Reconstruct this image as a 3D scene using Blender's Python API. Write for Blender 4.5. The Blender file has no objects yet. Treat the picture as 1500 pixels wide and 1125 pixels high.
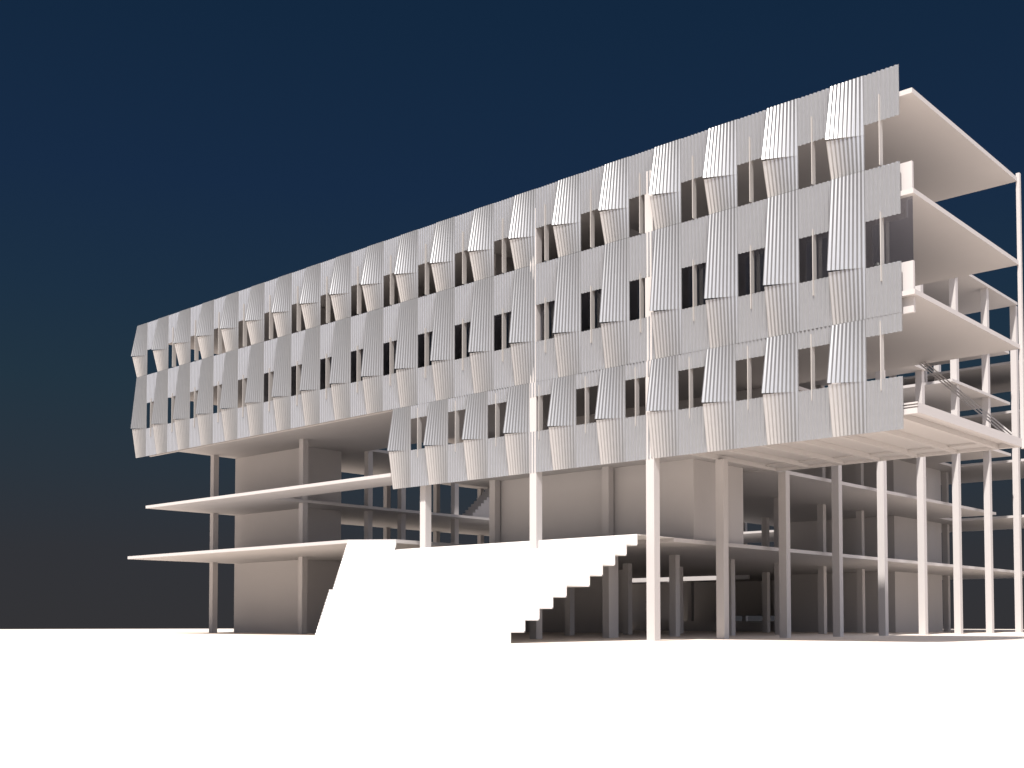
import bpy, math, random
from mathutils import Vector, Matrix

# ------------------------------------------------------------------ camera
scn = bpy.context.scene
col = scn.collection
CX, CY, CZ = 21.0916, -42.5936, 0.9356
cam_data = bpy.data.cameras.new("camera")
cam = bpy.data.objects.new("camera", cam_data)
col.objects.link(cam)
cam.location = (CX, CY, CZ)
cam.rotation_euler = (math.pi / 2 + 0.039264, 0, 0.740107)
cam_data.sensor_width = 36.0
cam_data.sensor_fit = 'HORIZONTAL'
cam_data.lens = 1642.0747 / 1500 * 36.0
cam_data.shift_y = 282.122 / 1500
cam_data.clip_start = 0.1
cam_data.clip_end = 3000
scn.camera = cam

# ------------------------------------------------------------------ world
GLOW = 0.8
world = bpy.data.worlds.new("World")
scn.world = world
world.use_nodes = True
wn, wl = world.node_tree.nodes, world.node_tree.links
wn.clear()
wout = wn.new('ShaderNodeOutputWorld')
bg = wn.new('ShaderNodeBackground')
tc = wn.new('ShaderNodeTexCoord')
sep = wn.new('ShaderNodeSeparateXYZ')
ramp = wn.new('ShaderNodeValToRGB')
wl.new(tc.outputs['Generated'], sep.inputs[0])
wl.new(sep.outputs['Z'], ramp.inputs[0])
# added glow in the unseen sky at right (+X), brightens right-facing sides
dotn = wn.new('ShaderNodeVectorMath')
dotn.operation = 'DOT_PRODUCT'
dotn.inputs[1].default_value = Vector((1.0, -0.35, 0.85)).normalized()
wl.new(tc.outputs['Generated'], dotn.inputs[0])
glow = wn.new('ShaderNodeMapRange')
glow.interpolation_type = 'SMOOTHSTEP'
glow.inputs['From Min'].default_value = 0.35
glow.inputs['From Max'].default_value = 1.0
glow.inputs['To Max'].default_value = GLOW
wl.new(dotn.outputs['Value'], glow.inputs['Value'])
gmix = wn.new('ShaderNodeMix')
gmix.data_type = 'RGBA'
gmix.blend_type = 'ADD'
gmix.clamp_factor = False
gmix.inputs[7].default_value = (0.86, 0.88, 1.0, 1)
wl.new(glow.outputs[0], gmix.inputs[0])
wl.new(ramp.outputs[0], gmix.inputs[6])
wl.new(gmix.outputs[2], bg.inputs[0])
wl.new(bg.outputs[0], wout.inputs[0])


def s2l(c):
    return tuple(((v / 255) / 12.92 if v / 255 <= 0.04045 else ((v / 255 + 0.055) / 1.055) ** 2.4) for v in c)


EXPO = 0.55
k = 1.0 / (2 ** EXPO)
stops = [(0.0, (51, 51, 54)), (0.06, (49, 51, 56)), (0.127, (42, 52, 62)), (0.20, (34, 52, 66)),
         (0.27, (28, 48, 68)), (0.36, (23, 43, 69)), (0.48, (19, 40, 64)), (1.0, (13, 30, 54))]
el = ramp.color_ramp.elements
el[0].position = stops[0][0]
el[0].color = (*[v * k for v in s2l(stops[0][1])], 1)
el[1].position = 1.0
el[1].color = (*[v * k for v in s2l(stops[-1][1])], 1)
for pos, c in stops[1:-1]:
    e = el.new(pos)
    e.color = (*[v * k for v in s2l(c)], 1)
bg.inputs[1].default_value = 1.0

# ------------------------------------------------------------------ sun
sd = bpy.data.lights.new("sun", 'SUN')
sun = bpy.data.objects.new("sun", sd)
col.objects.link(sun)
sd.energy = 5.0
sd.angle = math.radians(1.6)
sd.color = (1.0, 0.945, 0.885)
SUNV = Vector((0.18, -0.68, 1.0)).normalized()
sun.rotation_euler = SUNV.to_track_quat('Z', 'Y').to_euler()
sun.location = (30, -60, 80)

scn.view_settings.view_transform = 'Standard'
scn.view_settings.look = 'None'
scn.view_settings.exposure = EXPO
scn.view_settings.gamma = 1.0
scn.cycles.max_bounces = 10
scn.cycles.diffuse_bounces = 2


# ------------------------------------------------------------------ materials
def mat(name, base, rough=0.6, metal=0.0, noise=0.03, nscale=1.5, spec=0.3, bump=0.0):
    m = bpy.data.materials.new(name)
    m.use_nodes = True
    n, l = m.node_tree.nodes, m.node_tree.links
    b = n['Principled BSDF']
    b.inputs['Roughness'].default_value = rough
    b.inputs['Metallic'].default_value = metal
    b.inputs['Specular IOR Level'].default_value = spec
    t = n.new('ShaderNodeTexCoord')
    nz = n.new('ShaderNodeTexNoise')
    nz.inputs['Scale'].default_value = nscale
    nz.inputs['Detail'].default_value = 6
    l.new(t.outputs['Object'], nz.inputs['Vector'])
    mx = n.new('ShaderNodeMix')
    mx.data_type = 'RGBA'
    mx.inputs[6].default_value = (*[v * (1 - noise) for v in base], 1)
    mx.inputs[7].default_value = (*[min(1, v * (1 + noise)) for v in base], 1)
    l.new(nz.outputs['Fac'], mx.inputs[0])
    l.new(mx.outputs[2], b.inputs['Base Color'])
    if bump:
        bp = n.new('ShaderNodeBump')
        bp.inputs['Strength'].default_value = bump
        l.new(nz.outputs['Fac'], bp.inputs['Height'])
        l.new(bp.outputs[0], b.inputs['Normal'])
    return m


M_CON = mat('white_concrete', (0.48, 0.455, 0.45), 0.75, noise=0.02)
M_GROUND = mat('white_ground', (0.76, 0.675, 0.60), 0.8, noise=0.015, nscale=0.3)
M_STAIR = mat('stair_white', (0.72, 0.70, 0.68), 0.7, noise=0.01)
M_METAL = mat('galvanised_sheet', (0.52, 0.52, 0.53), 0.29, metal=0.78, noise=0.05, nscale=3.0, spec=0.5)
M_FLAT = mat('matt_galvanised_sheet', (0.465, 0.47, 0.49), 0.33, metal=0.62, noise=0.05, nscale=3.0, spec=0.5)
M_FIN = mat('fin_white', (0.42, 0.40, 0.385), 0.6, noise=0.02)
M_DARK = mat('dark_cap', (0.02, 0.02, 0.022), 0.5)
M_RAIL = mat('rail_grey', (0.6, 0.58, 0.56), 0.4, metal=0.6)
mg = bpy.data.materials.new('tinted_glass')
mg.use_nodes = True
n, l = mg.node_tree.nodes, mg.node_tree.links
n.clear()
o_ = n.new('ShaderNodeOutputMaterial')
tr = n.new('ShaderNodeBsdfTransparent')
tr.inputs[0].default_value = (0.70, 0.71, 0.75, 1)
gl = n.new('ShaderNodeBsdfGlossy')
gl.inputs['Roughness'].default_value = 0.02
gl.inputs['Color'].default_value = (0.9, 0.9, 0.9, 1)
ms = n.new('ShaderNodeMixShader')
ms.inputs[0].default_value = 0.10   # half-mirrored solar glass
l.new(tr.outputs[0], ms.inputs[1])
l.new(gl.outputs[0], ms.inputs[2])
l.new(ms.outputs[0], o_.inputs[0])
M_GLASS = mg


# ------------------------------------------------------------------ helpers
def mesh_obj(name, verts, faces, m, parent=None, smooth=False, loc=None):
    me = bpy.data.meshes.new(name)
    me.from_pydata(verts, [], faces)
    me.materials.append(m)
    if smooth:
        me.polygons.foreach_set('use_smooth', [True] * len(me.polygons))
    me.update()
    o = bpy.data.objects.new(name, me)
    col.objects.link(o)
    if parent:
        o.parent = parent
    if loc:
        o.location = loc
    return o


def add_box(V, F, x0, x1, y0, y1, z0, z1):
    b = len(V)
    V += [(x0, y0, z0), (x1, y0, z0), (x1, y1, z0), (x0, y1, z0), (x0, y0, z1), (x1, y0, z1), (x1, y1, z1), (x0, y1, z1)]
    F += [(b, b + 3, b + 2, b + 1), (b + 4, b + 5, b + 6, b + 7), (b, b + 1, b + 5, b + 4), (b + 1, b + 2, b + 6, b + 5),
          (b + 2, b + 3, b + 7, b + 6), (b + 3, b, b + 4, b + 7)]


def boxes(name, lst, m, parent=None):
    V, F = [], []
    for b in lst:
        add_box(V, F, *b)
    return mesh_obj(name, V, F, m, parent)


def prism(name, pts, z0, z1, m, parent=None):
    """pts: counter-clockwise plan outline"""
    n_ = len(pts)
    V = [(x, y, z0) for x, y in pts] + [(x, y, z1) for x, y in pts]
    F = [tuple(range(n_))[::-1], tuple(range(n_, 2 * n_))]
    F += [(i, (i + 1) % n_, n_ + (i + 1) % n_, n_ + i) for i in range(n_)]
    return mesh_obj(name, V, F, m, parent)


def thing(name, label, cat, loc=(0, 0, 0), group=None):
    o = bpy.data.objects.new(name, None)
    col.objects.link(o)
    o.location = loc
    o['label'] = label
    o['category'] = cat
    if group:
        o['group'] = group
    return o


def tag(o, label, cat, group=None):
    o['label'] = label
    o['category'] = cat
    if group:
        o['group'] = group
    return o


CW = 0.45


def column(parent, x, y, z0, z1, w=CW):
    return boxes('column', [(x, x + w, y, y + w, z0, z1)], M_CON, parent)


# ------------------------------------------------------------------ ground
NR, NS = 135.0, 120
out = []
for i in range(NS + 1):                      # rounded far side, long apron in front
    a = math.radians(-8 + 196 * i / NS)
    out.append((CX + NR * math.cos(a), CY + NR * math.sin(a)))
out += [(CX - 620, CY - 60), (CX - 620, CY - 900), (CX + 620, CY - 900), (CX + 620, CY - 60)]
nn = len(out)
V = [(x, y, 0.0) for x, y in out] + [(x, y, -0.6) for x, y in out]
F = [tuple(range(nn)), tuple(range(nn, 2 * nn))[::-1]] + [(i, nn + i, nn + (i + 1) % nn, (i + 1) % nn) for i in range(nn)]
g = mesh_obj('ground', V, F, M_GROUND)
g['kind'] = 'structure'

# ------------------------------------------------------------------ levels
L1, L2, L3, L4, LR, LA = 5.0, 9.4, 13.9, 17.9, 21.9, 26.2
XL, XR = -54.4, 3.5
M1 = 2.9408
M3 = 3.0
X3 = 3.0  # right end of the cladding

# ================================================================== FRONT BUILDING
fb = thing('front_building', 'long raised front block on white columns, clad in corrugated metal panels', 'building')
boxes('roof_slab', [(XL, XR, 0.0, 12.1, LR - 0.2, LR)], M_CON, fb)
boxes('floor_slab', [(XL, XR, 0.0, 12.1, L4 - 0.2, L4)], M_CON, fb)
boxes('floor_slab', [(XL, XR, 0.0, 12.1, L3 - 0.2, L3)], M_CON, fb)
# lowest floor: flat to the left of the end columns, ribbed cantilever to the right
boxes('floor_slab', [(-27.2, -9.402, 0.2, 12.1, 9.27, 9.46)], M_CON, fb)
rib = [(-9.4, XR, 0.2, 12.1, 9.30, 9.46)]
rx = -9.4
xs = []
while rx < XR - 0.3:
    xs.append(rx)
    rx += 1.95
for a in xs:
    rib.append((a, a + 0.22, 0.45, 11.85, 9.06, 9.302))
rib += [(-9.4, XR, 0.2, 0.45, 9.058, 9.302), (-9.4, XR, 11.85, 12.1, 9.058, 9.302), (XR - 0.22, XR, 0.45, 11.85, 9.06, 9.302)]
for a in xs[:-1]:
    rib.append((a + 0.222, a + 1.948, 10.7, 11.848, 9.20, 9.298))
boxes('ribbed_terrace', rib, M_CON, fb)
boxes('terrace_lip', [(2.6, XR, 0.08, 0.198, 9.02, 9.24), (2.6, XR, 0.10, 0.198, 9.30, 9.35), (2.6, XR, 0.10, 0.198, 9.41, 9.475)], M_CON, fb)
# upstands behind the cladding
boxes('parapet_wall', [(XL, 3.35, 0.25, 0.40, L4 - 0.2 - 0.001, 19.1)], M_CON, fb)
boxes('parapet_wall', [(XL, 3.35, 0.25, 0.40, L3 + 0.002, 15.12)], M_CON, fb)
boxes('downstand_beam', [(XL, 3.35, 0.25, 0.40, 13.06, L3 - 0.202)], M_CON, fb)
# columns
for x, y, z0, z1 in [(-9.33, -0.038, 0, 22.02), (-16.56, -0.038, 0, 22.02), (-25.3, 0.5, 0, 9.27),
                     (-9.33, 5.95, 0, 9.06), (-16.25, 5.55, 0, 9.27), (-24.7, 5.55, 0, 9.27), (-9.33, 12.3, 0, 9.06),
                     (-42.95, 5.3, 0, 13.7), (-54.15, 5.3, 0, 13.7)]:
    column(fb, x, y, z0, z1)
boxes('column', [(3.44, 3.60, 12.102, 12.3, 9.0, 22.1)], M_CON, fb)
# enclosed stair cores below and rear walls above
boxes('core_wall', [(-24.7, -10.75, 6.12, 11.0, L1 + 0.002, 9.268)], M_CON, fb)
boxes('core_wall', [(XL, -45.2, 7.7, 10.9, 0, L3 - 0.202)], M_CON, fb)
boxes('rear_wall', [(-42.0, -12.0, 11.7, 11.95, L4 + 0.002, LR - 0.202)], M_CON, fb)
boxes('rear_wall', [(-42.0, -6.0, 11.7, 11.95, L3 + 0.002, L4 - 0.202)], M_CON, fb)
boxes('rear_wall', [(-25.2, -9.2, 11.7, 11.95, 9.462, L3 - 0.202)], M_CON, fb)
for a in (-38.0, -30.0, -22.0, -14.0):
    boxes('partition_wall', [(a, a + 0.2, 3.0, 11.698, L4 + 0.002, LR - 0.202)], M_CON, fb)

# cladding ----------------------------------------------------------------
AMP = 0.020


TRAP = [(0.0, 1), (0.34, 1), (0.50, -1), (0.84, -1)]   # flat crests joined by short flanks
SINE = [(q / 8, math.sin(2 * math.pi * q / 8)) for q in range(8)]


def sheet_bm(w, ztop, zbot, out0=0.0, out1=0.0, waves=8, rows=1, twist=True, z_drop=0.0, prof=None, amp=0.02):
    """corrugated sheet, x from 0..w; out0/out1 = how far the top/bottom LEFT corner stands out"""
    prof = prof or SINE
    pts = [((wv_ + a_) / waves, b_) for wv_ in range(waves) for a_, b_ in prof] + [(1.0, prof[0][1])]
    segs = len(pts) - 1
    th = 0.012
    V, F = [], []
    for side in (0, 1):
        for r in range(rows + 1):
            t = r / rows
            for i in range(segs + 1):
                s, c_ = pts[i]
                out = (out0 + (out1 - out0) * t) * ((1 - s) if twist else 1)
                zt = ztop
                zb = zbot - z_drop * s
                z = zt + (zb - zt) * t
                y = -out - amp * c_ - 0.035
                V.append((s * w, y + side * th, z))
    n1 = (rows + 1) * (segs + 1)
    W = segs + 1
    for r in range(rows):
        for i in range(segs):
            a = r * W + i
            F.append((a, a + W, a + W + 1, a + 1))
            b = n1 + a
            F.append((b, b + 1, b + W + 1, b + W))
    for i in range(segs):
        F.append((i, i + 1, n1 + i + 1, n1 + i))
        a = rows * W + i
        F.append((a, n1 + a, n1 + a + 1, a + 1))
    for r in range(rows):
        a = r * W
        F.append((a, n1 + a, n1 + a + W, a + W))
        a = r * W + segs
        F.append((a, a + W, n1 + a + W, n1 + a))
    return V, F


def sheet(name, *a, **k_):
    V, F = sheet_bm(*a, **k_)
    me = bpy.data.meshes.new(name)
    me.from_pydata(V, [], F)
    me.materials.append(M_FLAT if name == 'flat_panel' else M_METAL)
    sm = [k_.get('prof') is None] * len(me.polygons)
    me.polygons.foreach_set('use_smooth', sm)
    me.set_sharp_from_angle(angle=math.radians(50)) if hasattr(me, 'set_sharp_from_angle') else None
    me.update()
    return me


OUT = 0.46
OUTL = 0.34
h1, h3 = M1 / 2, M3 / 2
rows_def = [
    # (bay width, half, count, upper top, fold z, lower bottom, flats[(top,bottom)], fin(top,bottom), left x of first bay)
    (M1, h1, 20, 23.02, 20.64, 19.125, [(23.0, 20.96)], (22.02, 19.15)),
    (M1, h1, 20, 19.11, 15.22, 13.06, [(19.10, 17.0), (15.11, 13.06)], (17.25, 14.45)),
    (M3, h3, 10, 13.05, 10.60, 8.44, [(13.045, 12.31), (10.53, 8.44)], (12.85, 10.06)),
]
for ri, (mw, hw, cnt, zt, zf, zb, flats, fin) in enumerate(rows_def):
    up = sheet('tilted_panel', hw, zt, zf, 0.02, 0.52 if ri == 0 else OUT, rows=10, z_drop=0.08, waves=9, amp=0.012)
    lo = sheet('lower_panel', hw, zf - 0.045, zb, 0.40 if ri == 0 else OUTL, 0.0, rows=8, waves=9, amp=0.015)
    fl = [sheet('flat_panel', hw, a, b, 0, 0, prof=TRAP, amp=0.026) for a, b in flats]
    VV, FF = [], []
    add_box(VV, FF, -0.015, 0.015, -0.11, 0.20, fin[1], fin[0])
    fme = bpy.data.meshes.new('fin')
    fme.from_pydata(VV, [], FF)
    fme.materials.append(M_FIN)
    for i in range(cnt):
        x = X3 - mw * (i + 1)
        for nm, me, xo in [('tilted_panel', up, 0), ('lower_panel', lo, 0)] + [('flat_panel', f_, hw) for f_ in fl] + [('fin', fme, 2.12)]:
            if nm == 'fin' and ri == 0 and i == cnt - 1:
                continue
            o = bpy.data.objects.new(nm, me)
            col.objects.link(o)
            o.parent = fb
            o.location = (x + xo, 0, 0)
        if ri == 1 and x > -44:
            boxes('window_pane', [(max(x, XL) + 0.004, min(x + mw, 3.34) - 0.004, 0.29, 0.31, 15.125, L4 - 0.204)], M_GLASS, fb)
boxes('window_pane', [(3.004, 3.34, 0.29, 0.31, 15.125, L4 - 0.204)], M_GLASS, fb)

# ================================================================== LEFT WING
lw = thing('side_wing', 'open slab and column frame under the far left end, running back from the core', 'building')
prism('floor_slab', [(XL, -1.36), (-29.4, -1.36), (-27.13, 0.33), (-27.2, 12.0), (-42.4, 12.0), (-42.4, 48.0), (XL, 48.0)], 5.4, 5.6, M_CON, lw)
prism('floor_slab', [(XL, 0.02), (-27.25, 0.02), (-27.25, 2.85), (-42.4, 2.85), (-42.4, 48.0), (XL, 48.0)], 9.2, 9.4, M_CON, lw)
boxes('floor_slab', [(XL, -43.4, 12.15, 48.0, L3 - 0.2, L3)], M_CON, lw)
boxes('floor_slab', [(XL, -42.0, 12.15, 48.0, L4 - 0.2, L4)], M_CON, lw)  # unseen upper slab, added to keep the sun off the wing below
for x, y in [(-43.9, 12.05), (-43.9, 15.4), (-43.9, 21.2), (-43.9, 27.3), (XL, 23.1), (XL, 29.2), (XL, 35.1), (XL, 41.2)]:
    column(lw, x, y, 0, L3 - 0.2)
# stair flight on the wing
V, F = [], []
n_ = 15
for i in range(n_):
    add_box(V, F, -45.6, -44.4, 23.9 + i * 0.34, 23.9 + (i + 1) * 0.34, 9.402 + max(0, i - 9) * 0.287 * 0.999, 9.402 + (i + 1) * 0.287)
mesh_obj('stair_flight', V, F, M_CON, lw)

# ================================================================== REAR BUILDING (open frame)
rb = thing('rear_building', 'open concrete frame of slabs and tall sunlit columns behind the right end', 'building')
prism('floor_slab', [(-27.0, 3.2), (-10.0, 3.2), (-10.0, 50.9), (-28.0, 50.9), (-28.0, 40.6), (-42.3, 40.6), (-42.3, 12.1), (-27.0, 12.1)], L1 - 0.2, L1, M_CON, rb)
boxes('floor_slab', [(-28.0, -9.9, 12.4, 47.5, L2 - 0.2, L2)], M_CON, rb)
boxes('floor_slab', [(-28.0, -8.7, 12.4, 47.5, L3 - 0.2, L3)], M_CON, rb)
boxes('floor_slab', [(-28.0, -8.7, 12.4, 31.2, L4 - 0.2, L4), (-28.0, -17.0, 31.2, 35.8, L4 - 0.2, L4), (-28.0, -8.7, 35.8, 47.5, L4 - 0.2, L4)], M_CON, rb)
boxes('floor_slab', [(-28.0, -8.7, 35.9, 47.5, LR - 0.2, LR)], M_CON, rb)
boxes('roof_slab', [(-28.0, -8.7, 31.5, 49.6, LA - 0.2, LA)], M_CON, rb)
for kk in range(3, 9):
    column(rb, -9.3, 6.17 * kk + (0.0 if kk < 8 else 0.2), 0, LA - 0.2 if kk > 3 else L4 - 0.2)
for kk in range(2, 9):
    column(rb, -16.55, 6.17 * kk, 0, LA - 0.2 if kk > 4 else L3 - 0.2)
    column(rb, -24.55, 6.17 * kk, 0, L3 - 0.2)
column(rb, -16.75, 6.6, 0, L1 - 0.2)
column(rb, -24.75, 6.6, 0, L1 - 0.2)
boxes('core_wall', [(-26.0, -16.05, 42.7, 46.9, a, b) for a, b in ((0, L1 - 0.202), (L1 + 0.002, L2 - 0.202), (L2 + 0.002, L3 - 0.202), (L3 + 0.002, L4 - 0.202))], M_CON, rb)
boxes('core_wall', [(-17.0, -16.05, 46.9, 47.498, 0.002, L3 - 0.202)], M_CON, rb)
boxes('rear_wall', [(-41.9, -30.0, 26.0, 26.2, 0.0, L1 - 0.202)], M_CON, rb)
boxes('low_wall', [(-55.0, -26.2, 44.7, 44.9, 0.0, 0.9)], M_CON, rb)

# ================================================================== FAR WING
fw = thing('far_wing', 'far cross wing closing the courtyard, seen between the end columns', 'building')
boxes('floor_slab', [(-66.0, -10.0, 51.0, 63.5, L1 - 0.2, L1), (-42.3, -28.1, 41.2, 50.998, L1 - 0.2, L1)], M_CON, fw)  # left end lengthened out of sight to shade the rear wall
boxes('edge_beam', [(-42.3, -28.1, 41.0, 41.198, 4.45, 5.02)], M_CON, fw)
for z in (L2, L3, L4, LR):
    boxes('floor_slab', [(-54.0, 40.0, 51.0, 62.4, z - 0.2, z)], M_CON, fw)
boxes('link_slab', [(-28.0, -14.4, 47.502, 50.998, L2 - 0.2, L2)], M_CON, fw)
boxes('link_slab', [(-28.0, -14.4, 47.502, 50.998, L3 - 0.2, L3)], M_CON, fw)
for x in (-50, -41):
    for y in (51.2, 61.5):
        column(fw, x, y, 0, LR - 0.2)
boxes('rear_wall', [(-64.0, -38.0, 54.0, 54.2, 0.0, L1 - 0.202), (-38.0, -26.1, 54.0, 54.2, 1.4, L1 - 0.202)], M_CON, fw)
column(fw, -16.55, 52.3, L3, LA)
column(fw, -16.55, 53.6, 0, L3 - 0.2)
boxes('core_wall', [(-17.0, -16.05, 51.002, 52.2, a, b) for a, b in ((0, L1 - 0.202), (L1 + 0.002, L2 - 0.202), (L2 + 0.002, L3 - 0.202))], M_CON, fw)
boxes('core_wall', [(-17.0, -16.05, 47.502, 50.996, a, b) for a, b in ((0, L1 - 0.202), (L1 + 0.002, L2 - 0.202), (L2 + 0.002, L3 - 0.202))], M_CON, fw)
for x in (8.5, 24.0, 38.0):
    column(fw, x, 61.5, 0, LR - 0.2)

# ================================================================== STAIRS
ws = thing('wide_staircase', 'broad white seating stair rising from the ground under the front block', 'staircase')
prof = [(-8.67, .5, -22.74), (-7.79, 1., -23.6), (-6.88, 1.5, -24.5), (-5.99, 2., -25.36), (-5.08, 2.5, -26.26), (-3.46, 3., -28.06),
        (-2.52, 3.5, -29.0), (-1.6, 4., -29.9), (-.71, 4.5, -30.5), (.15, 5., -30.6)]
T_ = 0.06
for i, (y, z, xl) in enumerate(prof):
    ynext = prof[i + 1][0] if i + 1 < len(prof) else 0.42
    zb = z - .5
    if i + 1 == len(prof):
        boxes('landing', [(-27.1, -10.0, 0.42, 3.198, 4.975, 4.998)], M_STAIR, ws)
    boxes('step', [(xl + 0.8, -10.0, y, y + T_, zb if i == 0 else zb - T_ , z - T_), (xl + 0.8, -10.0, y, ynext + (T_ if i + 1 < len(prof) else 0) - 0.002, z - T_, z)], M_STAIR, ws)

ss = thing('side_staircase', 'narrow white stair of small steps angled off the left of the seating stair', 'staircase', (-29.38, -1.36, 0))
a = math.radians(48)
dv = Vector((math.cos(a), -math.sin(a)))
wv = Vector((math.sin(a), math.cos(a)))
V, F = [], []


def obox(V, F, s0, s1, w0, w1, z0, z1):
    b = len(V)
    for z in (z0, z1):
        for s, w in ((s0, w0), (s1, w0), (s1, w1), (s0, w1)):
            q = dv * s + wv * w
            V.append((q.x, q.y, z))
    F += [(b, b + 1, b + 2, b + 3), (b + 7, b + 6, b + 5, b + 4), (b, b + 4, b + 5, b + 1), (b + 1, b + 5, b + 6, b + 2),
          (b + 2, b + 6, b + 7, b + 3), (b + 3, b + 7, b + 4, b)]


RZ = 5.6 / 33
s = 0.0
z = 5.6
i = 0
while z > RZ * 1.5:
    z -= RZ
    run = 0.296
    if i == 17:
        run = 1.25
    obox(V, F, s, s + run, 0, 2.81 if z > 4.95 else 4.2, max(0, z - RZ - 0.03), z)
    s += run
    i += 1
mesh_obj('steps', V, F, M_STAIR, ss)


def bar(V, F, p, q, r):
    p, q = Vector(p), Vector(q)
    d = (q - p).normalized()
    u_ = d.cross(Vector((0, 1, 0))).normalized()
    v_ = d.cross(u_)
    b = len(V)
    for c in (p, q):
        for e, f in ((-1, -1), (1, -1), (1, 1), (-1, 1)):
            V.append(tuple(c + u_ * e * r + v_ * f * r))
    F += [(b, b + 1, b + 2, b + 3), (b + 7, b + 6, b + 5, b + 4), (b, b + 4, b + 5, b + 1), (b + 1, b + 5, b + 6, b + 2),
          (b + 2, b + 6, b + 7, b + 3), (b + 3, b + 7, b + 4, b)]


ts = thing('escape_stair', 'thin sloping stair between two floors at the far edge of the open terrace', 'stair')
P0, P1 = Vector((3.3, 11.7, 9.6)), Vector((-0.9, 11.7, 13.75))
for j, off in enumerate((0.0, 0.13, 0.26)):
    V, F = [], []
    bar(V, F, P0 + Vector((off * .7, 0, off * .7)) * 0.9 - Vector((0.25, 0, 0.1)), P1 + Vector((off * .7, 0, off * .7)) * 0.9 - Vector((0.25, 0, 0.1)), 0.03)
    mesh_obj('stringer', V, F, M_CON, ts)

# dark dome on the parapet behind the second row of cladding
V, F = [], []
nu, nv = 16, 8
for iv in range(nv + 1):
    t = iv / nv * math.pi / 2
    for iu in range(nu):
        ph = 2 * math.pi * iu / nu
        V.append((0.17 * math.cos(t) * math.cos(ph), 0.1 * math.cos(t) * math.sin(ph), 0.24 * math.sin(t)))
for iv in range(nv):
    for iu in range(nu):
        a0 = iv * nu + iu
        b0 = iv * nu + (iu + 1) % nu
        F.append((a0, b0, b0 + nu, a0 + nu))
F.append(tuple(range(nu))[::-1])
d = mesh_obj('dark_dome', V, F, M_DARK, None, True, (1.93, 0.14, 15.08))
tag(d, 'small dark rounded object peeking over a corrugated panel at the right end', 'dome')
